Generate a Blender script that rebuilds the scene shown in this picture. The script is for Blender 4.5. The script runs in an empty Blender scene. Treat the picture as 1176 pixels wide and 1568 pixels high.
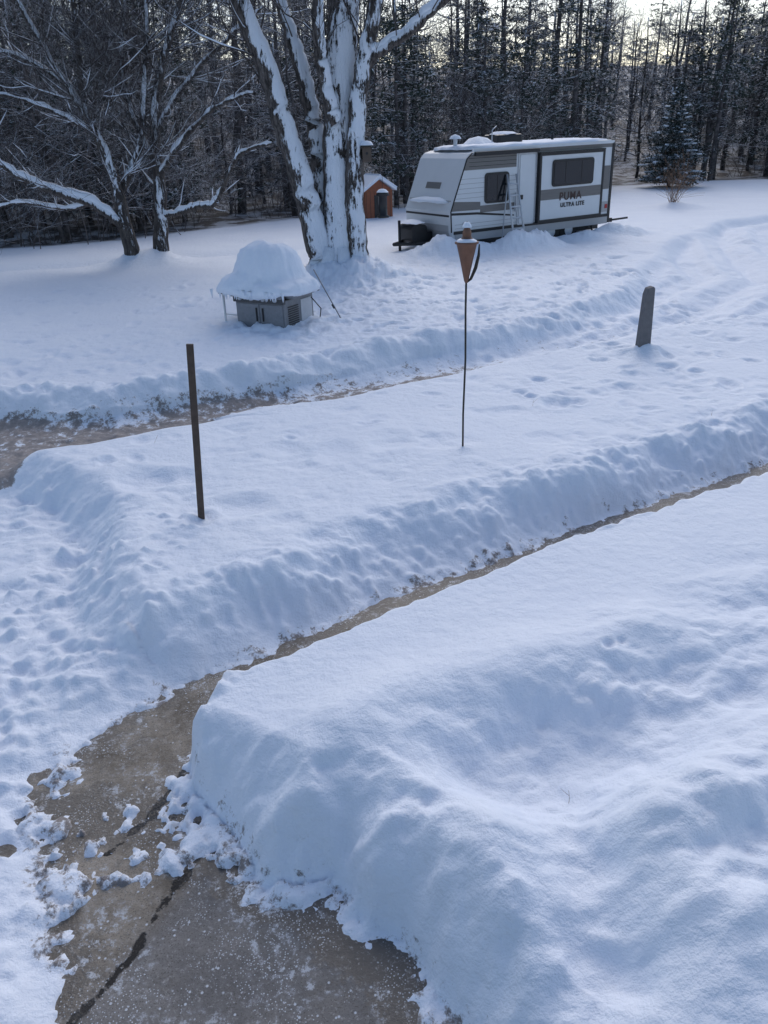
import bpy, math, random
import numpy as np
from mathutils import Vector, Matrix, Euler

random.seed(4)
scene = bpy.context.scene
COL = scene.collection

# ------------------------------------------------------------------ materials
class NT:
    def __init__(s, name):
        s.m = bpy.data.materials.new(name); s.m.use_nodes = True
        s.t = s.m.node_tree; s.b = s.t.nodes['Principled BSDF']
    def n(s, typ, props=None, **inp):
        nd = s.t.nodes.new(typ)
        for k, v in (props or {}).items(): setattr(nd, k, v)
        for k, v in inp.items():
            s.set(nd, k, v)
        return nd
    def set(s, nd, k, v):
        key = int(k[1:]) if (k[0] == '_' and k[1:].isdigit()) else k.replace('_', ' ')
        sock = nd.inputs[key]
        if isinstance(v, bpy.types.NodeSocket): s.t.links.new(v, sock)
        else: sock.default_value = v
    def noise(s, vec, scale, detail=4, rough=.55):
        nd = s.n('ShaderNodeTexNoise', Vector=vec, Scale=scale, Detail=detail, Roughness=rough)
        return nd.outputs['Fac']
    def ramp(s, fac, a, b, lo=0., hi=1.):
        nd = s.n('ShaderNodeMapRange', {'interpolation_type': 'SMOOTHSTEP'}, Value=fac)
        nd.inputs['From Min'].default_value = a; nd.inputs['From Max'].default_value = b
        nd.inputs['To Min'].default_value = lo; nd.inputs['To Max'].default_value = hi
        return nd.outputs[0]
    def math(s, op, a, b=0.):
        nd = s.n('ShaderNodeMath', {'operation': op}, _0=a, _1=b); return nd.outputs[0]
    def mix(s, f, a, b):
        nd = s.t.nodes.new('ShaderNodeMix'); nd.data_type = 'RGBA'
        for i, v in ((0, f), (6, a), (7, b)):
            if isinstance(v, bpy.types.NodeSocket): s.t.links.new(v, nd.inputs[i])
            else: nd.inputs[i].default_value = (tuple(v) + (1,)) if isinstance(v, tuple) and len(v) == 3 else v
        return nd.outputs[2]
    def attr(s, name):
        return s.n('ShaderNodeAttribute', {'attribute_name': name}).outputs['Fac']
    def bump(s, h, strength, dist, normal=None):
        nd = s.n('ShaderNodeBump', Height=h, Strength=strength, Distance=dist)
        if normal is not None: s.t.links.new(normal, nd.inputs['Normal'])
        return nd.outputs[0]
    def obj(s): return s.n('ShaderNodeTexCoord').outputs['Object']
    def pos(s): return s.n('ShaderNodeNewGeometry').outputs['Position']
    def nz(s):
        g = s.n('ShaderNodeNewGeometry')
        return s.n('ShaderNodeSeparateXYZ', Vector=g.outputs['Normal']).outputs
    def out(s, color=None, rough=None, normal=None, metal=None, **kw):
        if color is not None: s.set(s.b, 'Base_Color', color if not isinstance(color, tuple) else color + (1,))
        if rough is not None: s.set(s.b, 'Roughness', rough)
        if metal is not None: s.set(s.b, 'Metallic', metal)
        if normal is not None: s.set(s.b, 'Normal', normal)
        return s.m

SNOW = (.80, .85, .93)
def mk_snow():
    s = NT('snow_ground'); p = s.pos()
    big = s.noise(p, 1.3, 2); c = s.mix(big, (.76, .815, .915), (.84, .885, .955))
    grit = s.noise(p, 8, 6, .78)
    dm = s.attr('dirt')
    thr = s.math('ADD', grit, s.math('MULTIPLY', dm, .36))
    thr = s.math('ADD', thr, s.math('MULTIPLY', s.math('SUBTRACT', s.noise(p, 1.7, 2), .5), .35))
    dmask = s.math('MULTIPLY', s.ramp(thr, .66, .78), s.ramp(dm, .03, .2))
    dc = s.mix(s.ramp(grit, .35, .65), (.28, .225, .185), (.12, .088, .065))
    c = s.mix(s.math('MULTIPLY', dmask, .84), c, dc)
    lit = s.attr('litter'); ln = s.noise(p, 1.1, 5, .7)
    lc = s.mix(s.ramp(ln, .5, .7), (.055, .048, .046), (.12, .108, .103))
    lm = s.math('MULTIPLY', lit, s.ramp(ln, .40, .56, .45, 1.))
    c = s.mix(lm, c, lc)
    hh = s.math('ADD', s.math('MULTIPLY', s.noise(p, 9, 5, .62), 1.6), s.math('MULTIPLY', s.noise(p, 110, 2, .6), .16))
    n2 = s.bump(hh, .55, .032)
    m = s.out(c, .62, n2)
    s.b.inputs['Specular IOR Level'].default_value = .25
    return m
def mk_snow_obj():
    s = NT('snow_cap'); p = s.pos()
    m = s.out(s.mix(s.noise(p, 6), (.76, .82, .92), (.84, .885, .955)), .65, s.bump(s.noise(p, 22, 4), .5, .02)); return m
def mk_concrete():
    s = NT('concrete'); p = s.pos()
    a = s.noise(p, 1.9, 7, .7); b = s.noise(p, 14, 5, .7)
    c = s.mix(s.ramp(a, .32, .68), (.11, .088, .064), (.33, .285, .23))
    c = s.mix(s.math('MULTIPLY', s.ramp(b, .4, .7), .4), c, (.40, .365, .32))
    grey = s.attr('grey'); c = s.mix(s.math('MULTIPLY', grey, .62), c, (.15, .152, .162))
    wet = s.attr('wet'); wm = s.ramp(s.math('ADD', wet, s.math('MULTIPLY', s.noise(p, 3.4, 9, .76), 1.2)), .72, .88)
    c = s.mix(s.math('MULTIPLY', wm, .70), c, (.045, .036, .028))
    fine = s.noise(p, 120, 2, .6); c = s.mix(s.ramp(fine, .54, .70), c, (.09, .08, .068))
    med = s.noise(p, 38, 5, .8); c = s.mix(s.math('MULTIPLY', s.ramp(med, .54, .66), .55), c, (.43, .42, .41))
    zone = s.ramp(s.math('ADD', s.noise(p, 2.6, 5, .7), s.math('MULTIPLY', grey, .06)), .50, .60)
    v = s.n('ShaderNodeTexVoronoi', Vector=p, Scale=70.); sp = s.ramp(v.outputs['Distance'], .14, .30, 1, 0)
    sp = s.math('MULTIPLY', sp, zone)
    v2 = s.n('ShaderNodeTexVoronoi', Vector=p, Scale=24.); sp2 = s.ramp(v2.outputs['Distance'], .11, .2, .9, 0)
    sp = s.math('MAXIMUM', sp, s.math('MULTIPLY', sp2, s.ramp(s.noise(p, 6, 4), .49, .55)))
    frost = s.math('MULTIPLY', s.ramp(s.noise(p, 15, 9, .82), .52, .60), s.ramp(s.noise(p, 2.3, 4, .6), .47, .57))
    sp = s.math('MAXIMUM', sp, s.math('MULTIPLY', frost, .72))
    c = s.mix(sp, c, (.60, .63, .68))
    cr = s.math('ADD', s.attr('crack'), s.math('MULTIPLY', s.math('SUBTRACT', s.noise(p, 8, 6, .75), .5), .16))
    cm = s.ramp(s.math('ABSOLUTE', cr), .005, .020, 1, 0)
    c = s.mix(cm, c, (.02, .017, .015))
    rough = s.ramp(wm, 0, 1, .85, .30)
    h = s.math('SUBTRACT', s.noise(p, 60, 4, .7), s.math('MULTIPLY', cm, 1.5))
    return s.out(c, rough, s.bump(h, .7, .008))
def mk_bark(name, c1, c2, snow_lo, snow_hi, wind=0., nscale=2.2, amount=.5, cheap=False):
    s = NT(name); p = s.pos()
    nn = s.nz()
    if cheap:
        g = s.noise(p, 5, 2, .6)
        up = s.ramp(s.math('ADD', nn['Z'], s.math('MULTIPLY', s.math('SUBTRACT', g, .5), .8)), snow_lo, snow_hi)
        return s.out(s.mix(up, s.mix(s.ramp(g, .35, .65), c1, c2), SNOW), .9)
    st = s.n('ShaderNodeMapping', Vector=p); st.inputs['Scale'].default_value = (1, 1, .22)
    g = s.noise(st.outputs[0], 16, 6, .7)
    c = s.mix(s.ramp(g, .35, .65), c1, c2)
    up = s.ramp(s.math('ADD', nn['Z'], s.math('MULTIPLY', s.math('SUBTRACT', s.noise(p, 9, 3), .5), .7)), snow_lo, snow_hi)
    mask = up
    if wind > 0:
        st2 = s.n('ShaderNodeMapping', Vector=p); st2.inputs['Scale'].default_value = (1, 1, .42)
        w = s.math('ADD', s.math('MULTIPLY', nn['Y'], -.5), s.math('MULTIPLY', nn['X'], wind * .30))
        w = s.math('ADD', w, s.math('MULTIPLY', nn['Z'], .8))
        w = s.math('MULTIPLY', w, .34)
        fac = s.math('ADD', w, s.noise(st2.outputs[0], nscale, 12, .80))
        fac = s.math('ADD', fac, s.math('MULTIPLY', s.math('SUBTRACT', g, .5), .50))
        mask = s.math('MAXIMUM', up, s.ramp(fac, amount, amount + .04))
    c = s.mix(mask, c, SNOW)
    h = s.math('ADD', s.math('MULTIPLY', g, 1.0), s.math('MULTIPLY', mask, .8))
    return s.out(c, .85, s.bump(h, .9, .05))
def simple(name, col, rough=.5, metal=0., var=.15, scale=8., bump=0.):
    s = NT(name); p = s.obj()
    d = tuple(max(0, x * (1 - var)) for x in col); l = tuple(min(1, x * (1 + var)) for x in col)
    n = s.noise(p, scale, 5, .6)
    return s.out(s.mix(n, d, l), rough, s.bump(n, .4, bump) if bump else None, metal)

M_snow = mk_snow(); M_cap = mk_snow_obj(); M_conc = mk_concrete()
M_maple = mk_bark('maple_bark', (.022, .018, .016), (.15, .13, .12), .62, .85, 1., 1.3, .600)
M_mtwig = mk_bark('maple_twig', (.035, .029, .027), (.10, .085, .08), .70, .95, cheap=True)
M_twig = mk_bark('bare_twig', (.035, .029, .027), (.10, .085, .08), .42, .72, cheap=True)
M_bark = mk_bark('bare_bark', (.03, .025, .024), (.11, .095, .085), .50, .75, .6, 1.6, .67)
M_fbark = mk_bark('forest_bark', (.04, .036, .036), (.12, .105, .103), .42, .7, cheap=True)
M_ftwig = mk_bark('forest_twig', (.07, .06, .061), (.14, .122, .12), .48, .82, cheap=True)
M_needle = mk_bark('needles', (.018, .03, .022), (.05, .07, .052), .68, 1.0, cheap=True)
M_spruce = mk_bark('spruce_needles', (.010, .022, .018), (.028, .05, .04), .66, .95, cheap=True)
M_shrub = simple('shrub_twig', (.24, .15, .10), .8)

# ------------------------------------------------------------------ numpy noise
def _h(ix, iy, seed):
    h = (ix.astype(np.int64) * 374761393 + iy.astype(np.int64) * 668265263 + seed * 1442695041) & 0xFFFFFFFF
    h = ((h ^ (h >> 13)) * 1274126177) & 0xFFFFFFFF
    h = (h ^ (h >> 16)) & 0xFFFFFFFF
    return h.astype(np.float64) / 4294967295.0 * 2 - 1
def vn(x, y, seed=0):
    ix = np.floor(x); iy = np.floor(y); fx = x - ix; fy = y - iy
    u = fx * fx * fx * (fx * (fx * 6 - 15) + 10); v = fy * fy * fy * (fy * (fy * 6 - 15) + 10)
    a = _h(ix, iy, seed); b = _h(ix + 1, iy, seed); c = _h(ix, iy + 1, seed); d = _h(ix + 1, iy + 1, seed)
    return (a * (1 - u) + b * u) * (1 - v) + (c * (1 - u) + d * u) * v
def fbm(x, y, sc, octv=3, seed=0, gain=.5):
    r = 0; a = 1.; f = 1. / sc; tot = 0
    ca, sa = math.cos(.6), math.sin(.6)
    for i in range(octv):
        r = r + a * vn(x * f + 17.3 * i, y * f - 9.1 * i, seed + i); tot += a; a *= gain; f *= 2.03
        x, y = x * ca - y * sa, x * sa + y * ca
    return r / tot
def sm(a, b, v):
    t = np.clip((v - a) / (b - a), 0, 1); return t * t * (3 - 2 * t)
def pdist(x, y, pts):
    d = np.full(x.shape, 1e9)
    for (ax, ay), (bx, by) in zip(pts[:-1], pts[1:]):
        ex, ey = bx - ax, by - ay; wx, wy = x - ax, y - ay
        t = np.clip((wx * ex + wy * ey) / (ex * ex + ey * ey), 0, 1)
        d = np.minimum(d, (wx - t * ex) ** 2 + (wy - t * ey) ** 2)
    return np.sqrt(d)
def sdp(x, y, pts):
    d = pdist(x, y, pts + [pts[0]]); inside = np.zeros(x.shape, bool)
    for (ax, ay), (bx, by) in zip(pts, pts[1:] + [pts[0]]):
        if ay == by: continue
        c = (ay > y) != (by > y)
        inside ^= c & (x < (bx - ax) * (y - ay) / (by - ay) + ax)
    return np.where(inside, -d, d)

# ------------------------------------------------------------------ terrain layout (metres)
CLEAR = [(9, 10.79), (4.41, 8.2), (2.96, 7.39), (1.84, 6.73), (.99, 6.21), (.25, 5.75), (-.31, 5.38), (-.76, 5.03), (-1.11, 4.78),
         (-1.6, 4.5), (-1.8, 4.2), (-2.0, 4.0), (-2.2, 3.6), (-2.15, 3.2), (-1.85, 2.8), (-1.76, 2.6), (-1.6, 2.3), (-1.5, 2.0), (-1.6, -2),
         (1.3, -2), (.6, 1.4), (.2, 2.1), (.1, 2.3), (0, 2.5), (-.2, 2.6), (-.3, 2.78), (-.7, 2.8), (-.9, 3.1), (-1.2, 3.45), (-1.3, 3.7),
         (-1.08, 4.04), (-.78, 4.2), (-.36, 4.46), (.07, 4.75), (.57, 5.10), (1.48, 5.68), (2.53, 6.28), (3.74, 6.95), (9.3, 10.05)]
TRAMP = [(-3.9, 7.95), (-3.3, 7.5), (-2.75, 6.9), (-2.4, 5.7), (-2.1, 4.95), (-1.75, 4.6), (-1.4, 4.4), (-1.4, 0), (-2.4, -3), (-14, -3), (-14, 9), (-5, 8.2)]
RN = [(-14, 7.5), (-4.2, 7.9), (-4.0, 8.4), (-2.3, 9.2), (-1.6, 9.7), (-.7, 10.), (.6, 10.8), (1.8, 11.5), (3.4, 12.3), (4.7, 13.1), (7., 13.8), (16, 16)]
RF = [(-16, 10.2), (-5.1, 9.8), (-3.6, 9.8), (-2.1, 10.3), (-.6, 11.2), (.6, 12.), (2., 12.8), (3.3, 13.8), (5.1, 15.9), (6.3, 18.5)]
ROAD = RN + [(30, 22), (30, 34), (18, 32), (12, 27.5), (8.6, 23)] + RF[::-1]
TRK = [(-1, 10.6), (3, 12.9), (6, 14.8), (8.6, 18.), (9.6, 22), (11.5, 27), (16, 30), (26, 32)]
EX = [-80, -25, -12, -8.5, -4, .8, 12.9, 22.6, 80]; EY = [20, 22.5, 26.3, 28.3, 32.7, 36.6, 46, 47.7, 55]
HILL = .12
def edge(x): return np.interp(x, EX, EY)
MOUNDS = [(-.8, 19.1, 1.2, .9, .38), (-.1, 18.6, 1.0, .8, .22), (-6.4, 22.6, .9, .8, .4), (4.05, 11.6, .32, .25, .14),
          (1.7, 21.9, .75, .55, .42), (2.6, 22.0, .6, .5, .25), (4.0, 22.3, .7, .45, .48), (4.7, 22.7, .6, .4, .35), (6.2, 24.0, .8, .4, .22), (7.4, 24.7, .8, .4, .35),
          (-1.9, 14.4, 1.0, .9, .10), (12.2, 33.2, 1, .8, .2), (-9, 12.5, 2, 1, .15), (.9, 7.84, .1, .1, .03)]
def terrain(x, y):
    e = edge(x)
    z = .06 * fbm(x, y, 5., 2, 3) * sm(9, 20, y) + .03 * fbm(x, y, 1.4, 2, 11)
    z = z + .12 * sm(11, 14, y)
    wob = fbm(x, y, .8, 3, 31)
    sR = sdp(x + .15 * wob, y + .15 * wob, ROAD); sT = sdp(x + .12 * fbm(x, y, .7, 2, 33), y + .12 * fbm(x, y, .7, 2, 34), TRAMP)
    rough = fbm(x, y, .16, 4, 21); mid = fbm(x, y, .45, 3, 25)
    lawnf = sm(.0, .6, sR) * (y < 14)
    z = z + lawnf * (.05 * mid * sm(-.3, .6, -mid) + .012 * rough * sm(-.1, .4, fbm(x, y, 1.8, 2, 29)))
    fT = sm(.28, -.32, sT)
    z = z * (1 - fT) + fT * (-.33 + .05 * mid + .035 * rough)
    z = z + .03 * rough * np.exp(-(sT / .35) ** 2) + .05 * np.exp(-((sT - .3) / .3) ** 2) * sm(4.5, 5.5, y)
    fR = sm(.30, -.30, sR)
    fade = 1 - .75 * sm(13, 24, y)
    dtr = pdist(x, y, TRK) + .12 * fbm(x, y, 2., 2, 37)
    tracks = (-.06 * np.cos(dtr * 5.2) - .03 * np.cos(dtr * 13.) * sm(.3, -.4, wob)) * np.exp(-(dtr / 3.2) ** 2) * sm(10, 15, y)
    z = z * (1 - fR) + fR * ((-.22) * fade + .03 * rough + .02 * mid + tracks)
    dF = pdist(x, y, RF) + .16 * mid; far = sR > 0
    crest = np.exp(-((dF - .45) / .40) ** 2) * far * (y > 9.3) * sm(14.5, 11.5, y)
    z = z + crest * (.19 + .11 * mid + .07 * rough)
    z = z + .038 * rough * sm(12, 13.5, y) * sm(24, 17, y) * (sR > 0) * sm(-4, -2, x)
    dl = pdist(x, y, [(-40, 20.5), (-10.3, 22.3), (-5.2, 23.6), (0, 25.5)])
    z = z - .16 * np.exp(-(dl / .5) ** 2) * sm(1, -4, x)
    for (mx, my, rx, ry, h) in MOUNDS:
        q = ((x - mx) / rx) ** 2 + ((y - my) / ry) ** 2
        z = z + h * np.exp(-q) * (1 + .35 * mid + .25 * rough)
    # near bank
    side = (x + 1.25) * -.5 + (y - 4.3) * .87
    nb = (side < -.15) & (x > -1.4)
    bank = .08 + .05 * fbm(x, y, 1.6, 2, 51)
    def g(cx, cy, rx, ry, rot, h):
        c, s = math.cos(rot), math.sin(rot); dx, dy = x - cx, y - cy
        return h * np.exp(-((dx * c + dy * s) / rx) ** 2 - ((-dx * s + dy * c) / ry) ** 2)
    bank = bank + g(.95, 3.2, .7, .36, .35, -.27) + g(1.1, 3.95, 1.1, .3, .4, .12) + g(.0, 3.65, .75, .3, .5, .08)
    bank = bank + g(1.5, 2.75, .55, .2, .5, .20) + g(.45, 2.7, .4, .22, -.6, .14) + g(.85, 2.25, .25, .4, .3, -.16) + g(1.4, 2.1, .3, .3, 0, .16) + g(-.3, 3.35, .35, .2, .9, .07)
    nearrough = sm(.2, 1.6, -side - .55)
    warpx = x + .05 * fbm(x, y, .3, 2, 61); warpy = y + .05 * fbm(x, y, .3, 2, 62)
    lumps = fbm(warpx, warpy * 1.3, .42, 4, 63, .48)
    chunk = fbm(warpx, warpy, .15, 3, 68, .5)
    clump = np.exp(-(((x - 1.15) / .8) ** 2 + ((y - 3.55 - .35 * (x - 1)) / .22) ** 2)) + .8 * np.exp(-(((x - 1.5) / .5) ** 2 + ((y - 2.5) / .35) ** 2))
    bank = bank + nearrough * (.11 * lumps) + .006 * rough * nearrough + clump * .07 * fbm(x, y, .14, 3, 66)
    z = np.where(nb, bank, z)
    sC = sdp(x + .06 * fbm(x, y, .30, 3, 71), y + .06 * fbm(x, y, .30, 3, 72), CLEAR)
    w_near = .13 + .37 * sm(.45, 1.2, -side)
    w = np.where(nb, w_near * (1 + .35 * fbm(x, y, .5, 2, 75)), np.where(sT < 0, .5, .62) * (1 + .6 * fbm(x, y, .9, 3, 76)))
    t = np.clip(sC / w, 0, 1)
    pn = 1 - (1 - t) ** 2.5; pl = t * t * (3 - 2 * t) * .7 + .3 * (1 - (1 - t) ** 3)
    pr = np.where(nb, pn, pl)
    t2 = np.clip(sC / .9, 0, 1)
    lump = np.where(nb, (.07 * lumps + .04 * chunk) * np.sin(t * math.pi), (.10 * fbm(x, y, .5, 3, 77, .5) + .045 * chunk) * np.sin(t2 * math.pi))
    zo = np.maximum(-.45 + .012 + (z + .438) * pr + lump, -.449 + .02 * (rough + .6))
    din = -sC
    onpath = sm(-.2, .3, side + .35) * sm(-1.2, -.7, x)
    nA = fbm(x, y, .13, 4, 81, .6); nB = fbm(x, y, .05, 2, 85)
    th = .010 + (.045 * nA + .02 * nB) * (1 - .55 * onpath) - .30 * np.clip(din, 0, .25)
    pb = np.exp(-(pdist(x, y, [(-2.3, 3.25), (-1.75, 3.1), (-1.35, 3.25)]) / .2) ** 2) + .9 * np.exp(-(pdist(x, y, [(-1.75, 2.7), (-1.5, 3.0)]) / .18) ** 2)
    pb = pb + 1.05 * np.exp(-(pdist(x, y, [(-1.25, 3.5), (-.9, 3.12), (-.45, 2.84)]) / .18) ** 2) + .5 * np.exp(-(pdist(x, y, [(-2.2, 3.7), (-1.9, 3.4)]) / .2) ** 2)
    pb = pb + .9 * np.exp(-(pdist(x, y, [(-1.7, 3.3), (-1.3, 2.95), (-1.0, 3.1)]) / .2) ** 2)
    th = th + .056 * np.clip(pb, 0, 1.1) + (.065 * nA + .04 * nB) * np.clip(pb, 0, 1)
    zi = -.45 + np.clip(th, -.05, .05)
    z = np.where(sC > 0, zo, zi)
    z = z + np.clip(y - e - 8, 0, 200) * HILL + .25 * fbm(x, y, 4, 2, 91) * sm(0, 4, y - e)
    dr = pdist(x, y, RN)
    inroad = sm(.2, -.1, sR)
    dirt = inroad * (np.exp(-(dr / .50) ** 2) * sm(2.8, .6, x) * sm(-14, -2.5, x) * 1.0 + .55 * sm(.8, -3.5, x) + .22) * sm(18, 11, y)
    dirt = dirt + .30 * fT * sm(7.2, 8.4, y)
    dirt = dirt + .38 * (sC > 0) * np.exp(-(sC / .09) ** 2) + .46 * (sC < 0)
    litter = sm(-.3, 1.0, y - e)
    return z, np.clip(dirt, 0, 1), litter, sC
def gz(x, y):
    return float(terrain(np.array([float(x)]), np.array([float(y)]))[0][0])

def grow(start, step, end, k):
    out = [start]; d = step
    while out[-1] < end:
        d *= (1 + k); out.append(out[-1] + d)
    return np.array(out)
xs_c = np.arange(-4.5, 4.5001, .02); xr = grow(4.5, .02, 110, .018)[1:]
xs = np.concatenate([-xr[::-1], xs_c, xr])
ys = np.concatenate([np.arange(-1, 1.6, .06), np.arange(1.6, 9, .0185), grow(9, .0185, 170, .0078)])
nx, ny = len(xs), len(ys)
X, Y = np.meshgrid(xs, ys)
Z, DIRT, LIT, SC = terrain(X, Y)

rng = np.random.default_rng(7)
def dent(cx, cy, r, dep, ang=0., asp=1.6, rim=.25):
    R = r * 3.2
    i0, i1 = np.searchsorted(xs, [cx - R, cx + R]); j0, j1 = np.searchsorted(ys, [cy - R, cy + R])
    if i1 - i0 < 2 or j1 - j0 < 2: return
    dx = X[j0:j1, i0:i1] - cx; dy = Y[j0:j1, i0:i1] - cy
    c, s = math.cos(ang), math.sin(ang)
    q = np.sqrt(((dx * c + dy * s) / (r * asp)) ** 2 + ((-dx * s + dy * c) / r) ** 2)
    Z[j0:j1, i0:i1] += -dep * np.exp(-q ** 3) + dep * rim * np.exp(-((q - 1.45) / .4) ** 2)
def scatter(n, x0, x1, y0, y1, r=(.07, .12), dep=(.03, .07), cond=None):
    for _ in range(n):
        cx, cy = rng.uniform(x0, x1), rng.uniform(y0, y1)
        if cond and not cond(cx, cy): continue
        dent(cx, cy, rng.uniform(*r), rng.uniform(*dep), rng.uniform(0, 3.1), rng.uniform(1.2, 2))
scatter(420, -2.5, 6.5, 13.2, 21, (.06, .13), (.02, .065))
scatter(130, -8, 0, 11.5, 19, (.07, .12), (.01, .035))
scatter(140, -7, -2.5, 3.5, 8, (.07, .13), (.015, .045))
scatter(90, -2.9, -2.1, 2.2, 6, (.05, .09), (.01, .03))
scatter(140, -6, 6, 8.4, 13.8, (.05, .1), (.01, .028))
scatter(70, 1.8, 8, 9.2, 12.5, (.07, .11), (.02, .055))
scatter(160, 5, 14, 14, 27, (.12, .25), (.02, .045))
for (a, b, r, d) in [(-2.45, 7.25, .24, .08), (-2.1, 7.35, .18, .05), (-1.35, 6.6, .22, .06), (-1.66, 6.35, .12, .05), (2.2, 9.3, .15, .07), (2.45, 9.35, .12, .06),
                     (-.5, 7.9, .2, .03), (.1, 8.2, .2, .03), (3.2, 9.9, .14, .05), (-1.1, 8.1, .16, .03), (1.38, 3.98, .035, .035), (1.47, 4.02, .025, .02)]:
    dent(a, b, r, d, rng.uniform(0, 3), 1.3)
for _ in range(1500):
    t = rng.integers(0, 3)
    if t == 0: k = rng.uniform(0, 1); cx, cy = -1.4 + 6 * k + rng.normal(0, .14), 4.85 + 3.5 * k + rng.normal(0, .14) + .16
    elif t == 1: cx, cy = rng.uniform(-3.2, -1.7), rng.uniform(2.2, 6.5)
    else: cx, cy = rng.uniform(-1.6, -.1), rng.uniform(2.5, 4.0)
    i = np.searchsorted(xs, cx); j = np.searchsorted(ys, cy)
    if i >= nx or j >= ny or SC[j, i] < 0.0 or (t == 2 and SC[j, i] > .15): continue
    r = rng.uniform(.012, .045); dent(cx, cy, r, -r * rng.uniform(.4, .9), rng.uniform(0, 3), 1.3, 0)

def grid_mesh(name, X, Y, Z, mat, attrs):
    ny, nx = X.shape; me = bpy.data.meshes.new(name)
    co = np.stack([X, Y, Z], -1).reshape(-1, 3).astype(np.float32)
    idx = np.arange(nx * ny).reshape(ny, nx)
    f = np.stack([idx[:-1, :-1], idx[:-1, 1:], idx[1:, 1:], idx[1:, :-1]], -1).reshape(-1, 4)
    me.vertices.add(len(co)); me.vertices.foreach_set('co', co.ravel())
    me.loops.add(f.size); me.loops.foreach_set('vertex_index', f.ravel().astype(np.int32))
    me.polygons.add(len(f)); me.polygons.foreach_set('loop_start', (np.arange(len(f)) * 4).astype(np.int32))
    me.polygons.foreach_set('loop_total', np.full(len(f), 4, np.int32))
    me.update(calc_edges=True)
    me.polygons.foreach_set('use_smooth', np.ones(len(f), bool))
    for k, v in attrs.items():
        a = me.attributes.new(k, 'FLOAT', 'POINT'); a.data.foreach_set('value', v.ravel().astype(np.float32))
    me.materials.append(mat)
    o = bpy.data.objects.new(name, me); COL.objects.link(o); return o
grid_mesh('snowy_ground', X, Y, Z, M_snow, {'dirt': DIRT, 'litter': LIT})

cx_ = np.arange(-3.0, 9.6, .025); cy_ = np.arange(-1, 11, .025)
CX, CY = np.meshgrid(cx_, cy_)
sc = sdp(CX, CY, CLEAR)
wet = .04 + np.exp(-(np.clip(-sc, 0, 9) / .16) ** 2) * .26 + .36 * np.exp(-(pdist(CX, CY, [(-1.9, 3.3), (-1.2, 3.4), (-.9, 3.0), (-.3, 2.7), (.1, 2.2)]) / .22) ** 2) + .16 * sm(-.9, -.5, CX) * sm(4.3, 4.8, CY)
crk = np.minimum(pdist(CX, CY, [(-1.0, 4.35), (-1.18, 4.02), (-1.43, 3.32), (-1.6, 3.05)]), pdist(CX, CY, [(-.9, 3.3), (-1.1, 3.0), (-1.24, 2.67), (-1.3, 2.45), (-1.48, 2.14), (-1.8, 1.6)]))
crk = np.minimum(crk, pdist(CX, CY, [(-1.43, 3.32), (-1.0, 3.22), (-.6, 3.3)]) + .004)
grey = sm(-.05, .12, (CX + 1.24) * .87 + (2.67 - CY) * .5)
grid_mesh('concrete_walkway', CX, CY, np.full(CX.shape, -.45) + .004 * fbm(CX, CY, .5, 2, 5), M_conc, {'wet': wet, 'crack': crk, 'grey': grey})

# ------------------------------------------------------------------ mesh builder
class MB:
    def __init__(s): s.v = []; s.f = []; s.m = []; s.n = 0
    def add(s, v, f, m):
        v = np.asarray(v, float); s.v.append(v)
        for q in f: s.f.append([i + s.n for i in q]); s.m.append(m)
        s.n += len(v)
    def tube(s, pts, rad, sides=6, m=0, jag=0.):
        pts = np.asarray(pts, float); n = len(pts)
        d = np.gradient(pts, axis=0); d /= (np.linalg.norm(d, axis=1, keepdims=True) + 1e-9)
        ref = np.array([0, 0, 1.]) if abs(d[0][2]) < .8 else np.array([1., 0, 0])
        u = np.cross(d, ref); u /= (np.linalg.norm(u, axis=1, keepdims=True) + 1e-9); w = np.cross(d, u)
        a = np.arange(sides) * 2 * math.pi / sides
        rad = np.asarray(rad, float)[:, None, None]
        if jag:
            ridge = np.random.uniform(-1, 1, (1, sides, 1))
            rr = rad * (1 + jag * (.6 * ridge + .4 * np.random.uniform(-1, 1, (n, sides, 1))))
        else: rr = rad
        ring = pts[:, None, :] + rr * (np.cos(a)[None, :, None] * u[:, None, :] + np.sin(a)[None, :, None] * w[:, None, :])
        f = []
        for i in range(n - 1):
            for k in range(sides):
                k2 = (k + 1) % sides
                f.append([i * sides + k, i * sides + k2, (i + 1) * sides + k2, (i + 1) * sides + k])
        if sides > 3:
            f.append([(n - 1) * sides + k for k in range(sides)]); f.append([k for k in range(sides)][::-1])
        s.add(ring.reshape(-1, 3), f, m)
    def obj(s, name, mats, parent=None, smooth=True, link=True):
        me = bpy.data.meshes.new(name)
        me.from_pydata(np.concatenate(s.v).tolist(), [], s.f)
        for m in mats: me.materials.append(m)
        me.polygons.foreach_set('material_index', s.m)
        if smooth: me.polygons.foreach_set('use_smooth', [True] * len(s.f))
        me.update()
        if not link: return me
        o = bpy.data.objects.new(name, me); COL.objects.link(o)
        if parent: o.parent = parent
        return o
np.random.seed(3)
R = random.Random(11)
def spline(pts, rads, n=4):
    P = [np.array(p, float) for p in pts]; out = []; ro = []
    for i in range(len(P) - 1):
        p0 = P[max(i - 1, 0)]; p1 = P[i]; p2 = P[i + 1]; p3 = P[min(i + 2, len(P) - 1)]
        for k in range(n):
            t = k / n
            out.append(.5 * ((2 * p1) + (-p0 + p2) * t + (2 * p0 - 5 * p1 + 4 * p2 - p3) * t * t + (-p0 + 3 * p1 - 3 * p2 + p3) * t ** 3))
            ro.append(rads[i] * (1 - t) + rads[i + 1] * t)
    out.append(P[-1]); ro.append(rads[-1]); return np.array(out), np.array(ro)
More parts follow.
